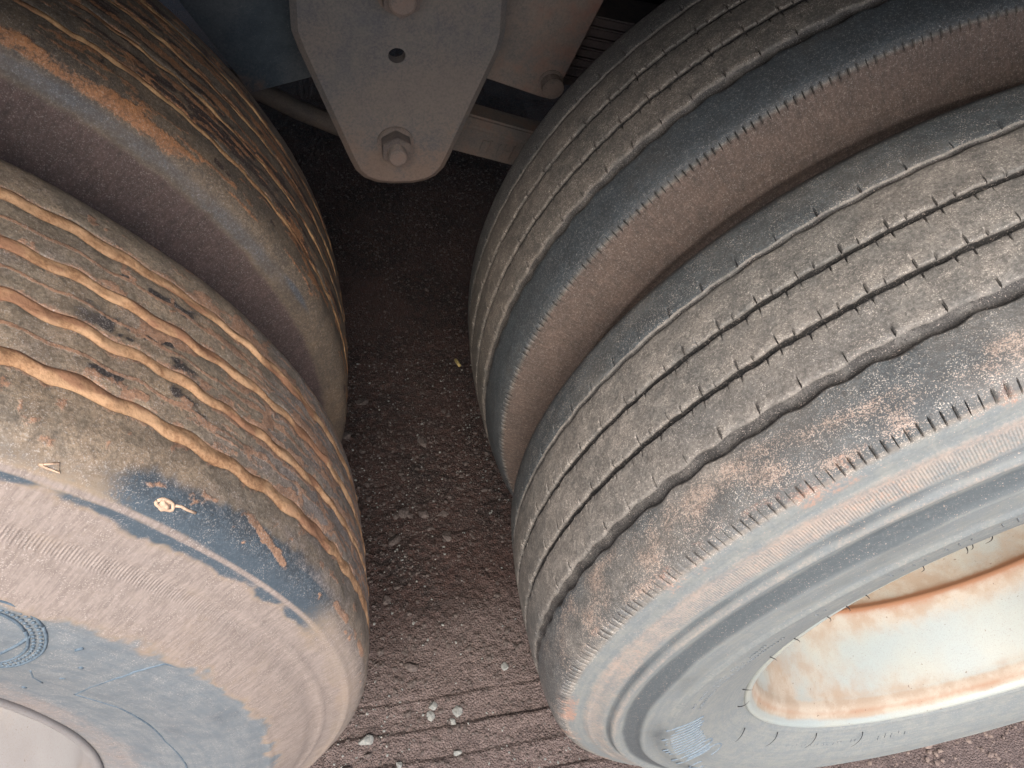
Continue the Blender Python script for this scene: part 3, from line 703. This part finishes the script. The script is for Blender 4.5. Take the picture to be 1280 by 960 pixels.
HP = [(-.098, .90), (-.101, .808), (-.095, .786), (-.045, .640), (-.0385, .6245), (-.028, .613), (-.012, .6055), (.006, .603), (.034, .603), (.050, .6065), (.063, .6135), (.0735, .626), (.080, .642), (.133, .788), (.136, .808), (.132, .90)]
hg = part('hanger_bracket', (0, 0, 0), 'tapered grey steel hanger plate with one hole, between the left and right wheels')
pl = plate('plate', HP, .520, .008, m_plate, hg, hole=(.0125, .782, .0098), bev=.0075, bevd=.006, attr=lambda c: .72-.9*ss(.60, .76, c.z)+.35*(c.x < -.088)*(c.z > .7))
# folded side flanges going back from the plate
def threaded(x, y, z, r, d, parent):
    bm = bmesh.new(); k = int(d/.0022); prof = [(0, 0)]
    prof = [(-d/2, .0005), (-d/2, r*.86), (-d/2+.001, r*.95)]+[q for i in range(k) for q in ((-d/2+.0012+i*.0022, r), (-d/2+.0023+i*.0022, r*.93))]+[(d/2, r)]
    rings = [[bm.verts.new((rr*math.cos(t*math.pi/14), yy, rr*math.sin(t*math.pi/14))) for t in range(28)] for yy, rr in prof]
    for A, B in zip(rings, rings[1:]):
        for j in range(28): bm.faces.new((A[j], A[(j+1) % 28], B[(j+1) % 28], B[j]))
    bm.faces.new(rings[0]); return bm_obj('bolt_end', bm, m_bolt, parent, (x, y, z), smooth=False, attr=lambda c: .3)
def flange(P0, P1, y0, y1, th, parent):
    d = (Vector(P1)-Vector(P0)).normalized(); n_ = Vector((-d.y, d.x))*th
    bm = bmesh.new(); q = [P0, P1, tuple(Vector(P1)+n_), tuple(Vector(P0)+n_)]
    vs = [[bm.verts.new((p[0], y, p[1])) for p in q] for y in (y0, y1)]
    bm.faces.new(vs[0]); bm.faces.new(vs[1][::-1])
    for i in range(4): bm.faces.new((vs[0][i], vs[1][i], vs[1][(i+1) % 4], vs[0][(i+1) % 4]))
    return bm_obj('flange', bm, m_plate, parent, smooth=False, attr=lambda c: .2)
for a, b in (((.0795, .644), (.1325, .789)), ((.1355, .810), (.1315, .90))): flange(a, b, .5345, .60, .006, hg)
for a, b in (((-.0945, .787), (-.0445, .641)), ((-.0975, .90), (-.1005, .809))): flange(a, b, .5345, .60, .006, hg)
yobj('washer', .0105, .5178, .669, .0225, .0044, m_bolt, hg, 32)
nut = yobj('nut', .0105, .5070, .6695, .0198, .017, m_nut, hg, 6, bevel=.0009)
threaded(.0105, .4915, .6695, .0112, .014, hg)
yobj('washer', .0155, .5178, .856, .026, .0044, m_bolt, hg, 32)
nut = yobj('nut', .0155, .5065, .856, .0220, .018, m_nut, hg, 6, bevel=.0009)
threaded(.0155, .4955, .856, .0145, .012, hg)

tp = part('side_plate', (0, 0, 0), 'teal-blue painted steel plate with a slanted lower edge, left of the hanger bracket')
plate('plate', [(-.250, .90), (-.218, .815), (-.156, .704), (-.070, .7285), (-.02, .742), (-.02, .90)], .575, .010, m_teal, tp, attr=lambda c: .55-.7*ss(.705, .725, c.z)-.0*c.x)
rp = part('spring_seat_plate', (0, 0, 0), 'brown dusty steel plate with one bolt at its lower corner, right of the hanger bracket')
plate('plate', [(.06, .90), (.06, .743), (.134, .7205), (.205, .6955), (.214, .6935), (.2245, .7005), (.29, .90)], .575, .010, m_side, rp, bev=.0015, bevd=.001, attr=lambda c: .1+.4*(1-ss(.70, .74, c.z))+.35*ss(.80, .86, c.z))
yobj('washer', .2140, .5735, .7175, .0165, .004, m_bolt, rp, 28)
yobj('bolt_head', .2140, .5640, .7175, .0138, .016, m_bolt, rp, 24)

ls = part('leaf_spring', (0, 0, 0), 'stack of dark flat spring leaves between the right steel plate and the right wheels')
for k in range(7):
    z0 = .773-.0145*k; bm = bmesh.new(); L_ = .95-.09*k
    prev = None; rings = []
    for i in range(13):
        x = .23+i/12*L_; zc = z0-.19*(x-.27)+.14*(x-.27)**2
        rings.append([bm.verts.new((x, y_, zc+dz)) for y_, dz in ((.612, 0), (.612, .0125), (.69, .0125), (.69, 0))])
    for A, B in zip(rings, rings[1:]):
        for j in range(4): bm.faces.new((A[j], A[(j+1) % 4], B[(j+1) % 4], B[j]))
    bm.faces.new(rings[0]); bm.faces.new(rings[-1][::-1])
    bmesh.ops.recalc_face_normals(bm, faces=bm.faces[:])
    bmesh.ops.bevel(bm, geom=[e for e in bm.edges if len(e.link_faces) == 2 and e.calc_face_angle() > .9], offset=.0022, segments=2, affect='EDGES')
    bm_obj('spring_leaf', bm, m_leaf, ls, smooth=False, attr=lambda c: .1)
# forged radius rod, box section with a bevelled upper edge
rr_ = part('radius_rod', (0, 0, 0), 'flat forged steel rod running level behind the hanger bracket towards the right wheels')
bm = bmesh.new(); sec = [(.640, .0), (.640, .046), (.652, .058), (.690, .058), (.690, 0)]; rings = []
for x in (-.02, .10, .16, .22, .30, .46):
    zz = .573-.315*(x-.10)*(.9 if x > .22 else 1); rings.append([bm.verts.new((x, y_, zz+dz)) for y_, dz in sec])
for A, B in zip(rings, rings[1:]):
    for j in range(5): bm.faces.new((A[j], A[(j+1) % 5], B[(j+1) % 5], B[j]))
bm.faces.new(rings[0]); bm.faces.new(rings[-1][::-1])
bmesh.ops.recalc_face_normals(bm, faces=bm.faces[:])
bmesh.ops.bevel(bm, geom=[e for e in bm.edges if len(e.link_faces) == 2 and e.calc_face_angle() > .5], offset=.003, segments=2, affect='EDGES')
bm_obj('rod_body', bm, m_side, rr_, smooth=False, attr=lambda c: .35)
for x, w_, h_ in ((.150, .010, .018), (.158, .003, .022), (.172, .003, .020), (.180, .003, .022), (.186, .008, .003), (.193, .003, .024)):
    bm = bmesh.new(); bmesh.ops.create_cube(bm, size=1, matrix=Matrix.Translation((x, .6394, .573-.315*(x-.10)+.022))@Matrix.Rotation(.30, 4, 'Y')@Matrix.Diagonal((w_, .0022, h_, 1)))
    bm_obj('cast_mark', bm, m_side, rr_, smooth=False, attr=lambda c: .35)
pp = bmesh.new(); tube_bm(pp, [(-.30, .85, .60), (-.17, .85, .545), (-.11, .85, .508), (-.05, .85, .478), (.0, .85, .47)], .016, 14)
bm_obj('brake_pipe', pp, m_side, TRUCK, attr=lambda c: .1)
kb = bmesh.new(); ycyl(kb, 0, 0, 0, .020, .03, 20); ycyl(kb, 0, -.018, 0, .012, .012, 6)
bm_obj('shackle_bolt', kb, m_black, TRUCK, (.405, .74, .727), smooth=False, attr=lambda c: .3)

# unseen truck body over and behind the wheels, added to block light (out of the picture above, and the black depth behind)
def box(name, lo, hi, mat, parent=None, bev=.004):
    bm = bmesh.new(); c = [(a+b)/2 for a, b in zip(lo, hi)]; s = [b-a for a, b in zip(lo, hi)]
    bmesh.ops.create_cube(bm, size=1, matrix=Matrix.Translation(c)@Matrix.Diagonal((*s, 1)))
    bmesh.ops.bevel(bm, geom=bm.edges[:], offset=bev, segments=2, affect='EDGES')
    return bm_obj(name, bm, mat, parent, smooth=False, attr=lambda c: .1)
tb = part('underbody', (0, 0, 0))
box('chassis_rail', (-3.2, .70, .86), (3.2, .78, 1.14), m_black, tb)
box('chassis_rail', (-3.2, 1.55, .86), (3.2, 1.63, 1.14), m_black, tb)
for sx in (-1, 1):
    box('cross_member', (sx*.3-.05, .78, .90), (sx*.3+.05, 1.55, 1.10), m_black, tb)
box('light_blocking_bed', (-3.4, -.14, 1.23), (3.4, 2.40, 1.36), m_black, tb, .01)  # unseen bed, its overhang and height set to shade the wheel tops
box('far_light_blocker', (-3.4, 2.36, .20), (3.4, 2.40, 1.19), m_black, tb)  # unseen panel added to keep light out from the far side
for sx, zz in ((-1, .5363), (1, .5164)):
    bm = bmesh.new(); ycyl(bm, 0, 0, 0, .065, 1.55, 24)
    bm_obj('axle_beam', bm, m_black, tb, (sx*AX, 1.17, zz), attr=lambda c: .1)

# ------------------------------------------------------------------ ground
def ground_h(x, y):
    h = .010*(fbm(x*5, y*5, 301)-.5)+.0060*(fbm(x*40, y*40, 302, 4)-.5)+.0050*(fbm(x*170, y*170, 303, 3)-.5)*(.5+ss(.08, .22, y))
    # imprints of the tread ribs: ledges running along the track
    t = ss(-.30, -.2, y)*(1-ss(.075, .14, y+.02*(fbm(x*3, y*0, 306)-.5)))
    yy = y-.006*(fbm(x*9, y*0, 304)-.5)*2-.0*x
    for c0, k in ((.064, .6), (.020, 1.), (-.0235, .9), (-.064, .8), (-.105, .6)):
        d = yy-c0; cut = .6+.4*ss(.3, .6, fbm(x*7+c0*50, y*0, 305))
        h = h+t*k*cut*(.0050*ss(-.030, .0, d)*(1-ss(.0, .0030, d))-.0022*np.exp(-((d-.0035)/.0030)**2))
    return h
m_g, nt, b = newmat('reddish_gravelly_dirt'); n = N(nt); P = n.node('ShaderNodeTexCoord').outputs['Object']
fine = n.noise(P, 520, 5, .7); mid = n.noise(P, 90, 6, .65); big = n.noise(P, 6, 5, .55)
c = n.mix(n.rng(big, .38, .62), srgb(80, 66, 62), srgb(60, 53, 51))
c = n.mix(n.rng(mid, .42, .62, 0, .6), c, srgb(88, 66, 60))
near_light = n.rng(n.math('ADD', n.attr('dusty'), n.math('MULTIPLY', n.math('SUBTRACT', n.math('ADD', n.math('MULTIPLY', mid, .6), n.math('MULTIPLY', big, .4)), .5), 1.2)), .1, .9)  # soil colour carries the light: paler in front, darker in the shaded gap
c = n.mix(near_light, c, n.mix(n.rng(mid, .35, .65), srgb(126, 111, 106), srgb(106, 93, 89)))
vo = n.node('ShaderNodeTexVoronoi'); nt.links.new(P, vo.inputs['Vector']); vo.inputs['Scale'].default_value = 330
c = n.mix(n.rng(n.math('MULTIPLY', vo.outputs['Distance'], 1.0), .12, .34, .55, 0), c, n.mix(n.rng(vo.outputs['Color'], .2, .8), srgb(66, 58, 56), srgb(158, 150, 144)))
c = n.mix(n.rng(fine, .32, .55, .55, 0), c, srgb(36, 29, 27))
nt.links.new(c, b.inputs['Base Color']); b.inputs['Roughness'].default_value = .9; b.inputs['Specular IOR Level'].default_value = .25
h = n.math('SUBTRACT', n.math('ADD', fine, mid), n.math('MULTIPLY', vo.outputs['Distance'], 1.2))
nt.links.new(n.bump(h, .9, .0025), b.inputs['Normal'])
def axis(a, b_, step, lo, hi):
    o = np.geomspace(.03, abs(lo-a), 26); o2 = np.geomspace(.03, hi-b_, 26)
    return np.concatenate([a-o[::-1], np.arange(a, b_, step), b_+o2])
gx = axis(-.26, .5, .0024, -150, 150); gx2 = gx
gy = np.concatenate([-.14-np.geomspace(.03, 150, 26)[::-1], np.arange(-.14, .80, .0024), np.arange(.80, 1.75, .007), 1.75+np.geomspace(.03, 150, 26)])
X, Y = np.meshgrid(gx, gy, indexing='ij'); nearf = (1-ss(2, 6, np.hypot(X, Y)))
Z = ground_h(X, Y)*nearf-.004
tag(link('ground', np_mesh('ground', np.stack([X, Y, Z], -1).reshape(-1, 3), grid_faces(len(gx), len(gy)), None, {'dusty': (1-ss(.0, .30, Y+.10*(fbm(X*6, Y*6, 311)-.5)-.04)).ravel()-.35*ss(.25, .6, Y).ravel()}), m_g), kind='structure')  # this value paints the shade under the truck into the soil colour

def stone_mesh(name, r, seed, sub=2, flat=.6, ang=.35):
    rn = random.Random(seed); bm = bmesh.new(); bmesh.ops.create_icosphere(bm, subdivisions=sub, radius=r)
    pl_ = [Vector((rn.gauss(0, 1), rn.gauss(0, 1), rn.gauss(0, 1))).normalized() for _ in range(16)]
    ds = [rn.uniform(.50, .90)*r for _ in pl_]; sx, sy = rn.uniform(1.0, 1.5), rn.uniform(.85, 1.2)
    for v in bm.verts:
        for p, d in zip(pl_, ds):
            k = v.co.dot(p)
            if k > d: v.co -= p*(k-d)*.92
        v.co = Vector((v.co.x*sx, v.co.y*sy, v.co.z*flat))*(1+rn.uniform(-.03, .03))
    me = bpy.data.meshes.new(name); bm.to_mesh(me); bm.free()
    for p in me.polygons: p.use_smooth = False
    return me
def stonemat(name, c1, c2): return simple(name, c1, c2, .85, .3, 260)
m_s1 = stonemat('pale_grey_stone', (122, 124, 121), (148, 147, 141)); m_s2 = stonemat('brown_grey_stone', (72, 64, 61), (104, 94, 89)); m_s3 = stonemat('buff_stone', (140, 124, 114), (118, 104, 98))
# loose grit: one joined mesh
def grit(n_, reg, rlo, rhi, seed, mat, lab, dens=None):
    g = np.random.default_rng(seed)
    base = bmesh.new(); bmesh.ops.create_icosphere(base, subdivisions=1, radius=1); bv = np.array([v.co[:] for v in base.verts]); bf = np.array([[v.index for v in f.verts] for f in base.faces]); base.free()
    x = g.uniform(reg[0], reg[1], n_); y = g.uniform(reg[2], reg[3], n_)
    keep = fbm(x*9, y*9, seed)+.35*(g.random(n_)-.5) > (dens or .42); x, y = x[keep], y[keep]; n_ = len(x)
    r = rlo+(rhi-rlo)*g.random(n_)**3
    z = ground_h(x, y)-.004+r*.25
    sc3 = np.stack([r*g.uniform(.7, 1.3, n_), r*g.uniform(.7, 1.2, n_), r*g.uniform(.45, .8, n_)], -1)
    jit = 1+.5*(g.random((n_, len(bv), 1))-.5); a = g.uniform(0, 6.28, n_)
    v = bv[None]*jit*sc3[:, None]; ca, sa_ = np.cos(a)[:, None], np.sin(a)[:, None]
    v = np.stack([v[..., 0]*ca-v[..., 1]*sa_, v[..., 0]*sa_+v[..., 1]*ca, v[..., 2]], -1)+np.stack([x, y, z], -1)[:, None]
    F = (bf[None]+(np.arange(n_)*len(bv))[:, None, None]).reshape(-1, 3)
    o = link('gravel', np_mesh('gravel', v.reshape(-1, 3), F, smooth=False), mat); return tag(o, lab, None, kind='stuff')
grit(30000, (-.30, .55, -.14, 1.6), .0007, .0034, 401, m_s2, 'fine brown grit strewn over the dirt between the wheels', .36)
grit(4500, (-.26, .45, -.14, .75), .0006, .0024, 402, m_s1, 'pale grit specks strewn over the dirt between the wheels', .44)
grit(3600, (.30, 1.3, -.35, -.05), .0010, .0050, 403, m_s3, 'buff grit on the dirt beside the right front wheel', .36)
grit(700, (-.22, .40, -.05, .62), .0028, .0062, 404, m_s2, 'coarser grey-brown gravel bits on the dirt between the wheels', .40)
# single stones one can point at
ST = [(-.083, .016, .0105, m_s1, 'pale grey rounded stone on a tread imprint beside the bottom of the front left wheel'),
      (.0545, .039, .0092, m_s1, 'pale flat stone on the dirt, the right one of the cluster between two tread imprints'),
      (.045, .025, .0070, m_s1, 'whitish sliver of stone lying just in front of the cluster of pale stones'),
      (.019, .052, .0078, m_s1, 'pale stone at the back left of the small cluster between the tread imprints'),
      (.014, .038, .0066, m_s1, 'small pale stone at the front left of the small cluster'),
      (.046, -.020, .0070, m_s1, 'round whitish pebble on the bare dirt near the bottom edge of the photo'),
      (-.039, -.025, .0058, m_s1, 'small whitish pebble near the bottom edge, right of the front left wheel'),
      (-.115, -.022, .0095, m_s2, 'grey wedge-shaped stone tucked against the bottom of the front left wheel'),
      (-.042, .648, .0120, m_s2, 'round greyish stone in the shade beside the left rear wheel'),
      (.062, .538, .0095, m_s2, 'round grey stone alone in the shaded middle of the gap'),
      (-.077, .569, .0110, m_s2, 'grey stone wedged where the two left wheels meet'),
      (.139, .095, .0060, m_s1, 'small pale pebble close to the right front wheel'),
      (-.006, .116, .0085, m_s2, 'flat greyish stone half sunk in the dirt behind the tread imprints'),
      (.012, .392, .0105, m_s2, 'left stone of the grey pair in mid gap'),
      (.047, .386, .0105, m_s2, 'right stone of the grey pair in mid gap'),
      (-.012, .338, .0110, m_s2, 'broad flat grey stone in the gap nearest the front left tread'),
      (.079, .335, .0100, m_s2, 'angular grey stone in mid gap nearest the right front tread'),
      (.083, .383, .0085, m_s2, 'long thin grey stone lying behind the angular one'),
      (-.034, .230, .0085, m_s2, 'small dull stone near the front left tread, before the broad flat one'),
      (.775, -.126, .0110, m_s3, 'buff angular stone on the dirt below the right front wheel')]
for i, (x, y, r, mat, lab) in enumerate(ST):
    me = stone_mesh('stone', r, 500+i, 3, .55); o = link('stone', me, mat)
    o.location = (x, y, float(ground_h(np.array([x]), np.array([y]))[0])-.004+r*.22); o.rotation_euler.z = i*1.3
    tag(o, lab, 'stone')
bm = bmesh.new(); bmesh.ops.create_cone(bm, cap_ends=True, segments=14, radius1=.0034, radius2=.0032, depth=.020, matrix=Matrix.Rotation(math.pi/2, 4, 'X'))
o = bm_obj('yellow_stub', bm, simple('yellow_paper', (176, 152, 92), (190, 170, 116)), None, (.157, .726, .004), smooth=True); o.rotation_euler.z = .35
tag(o, 'short pale yellow stub lying in the dark dirt beside the right rear wheel', 'stub')
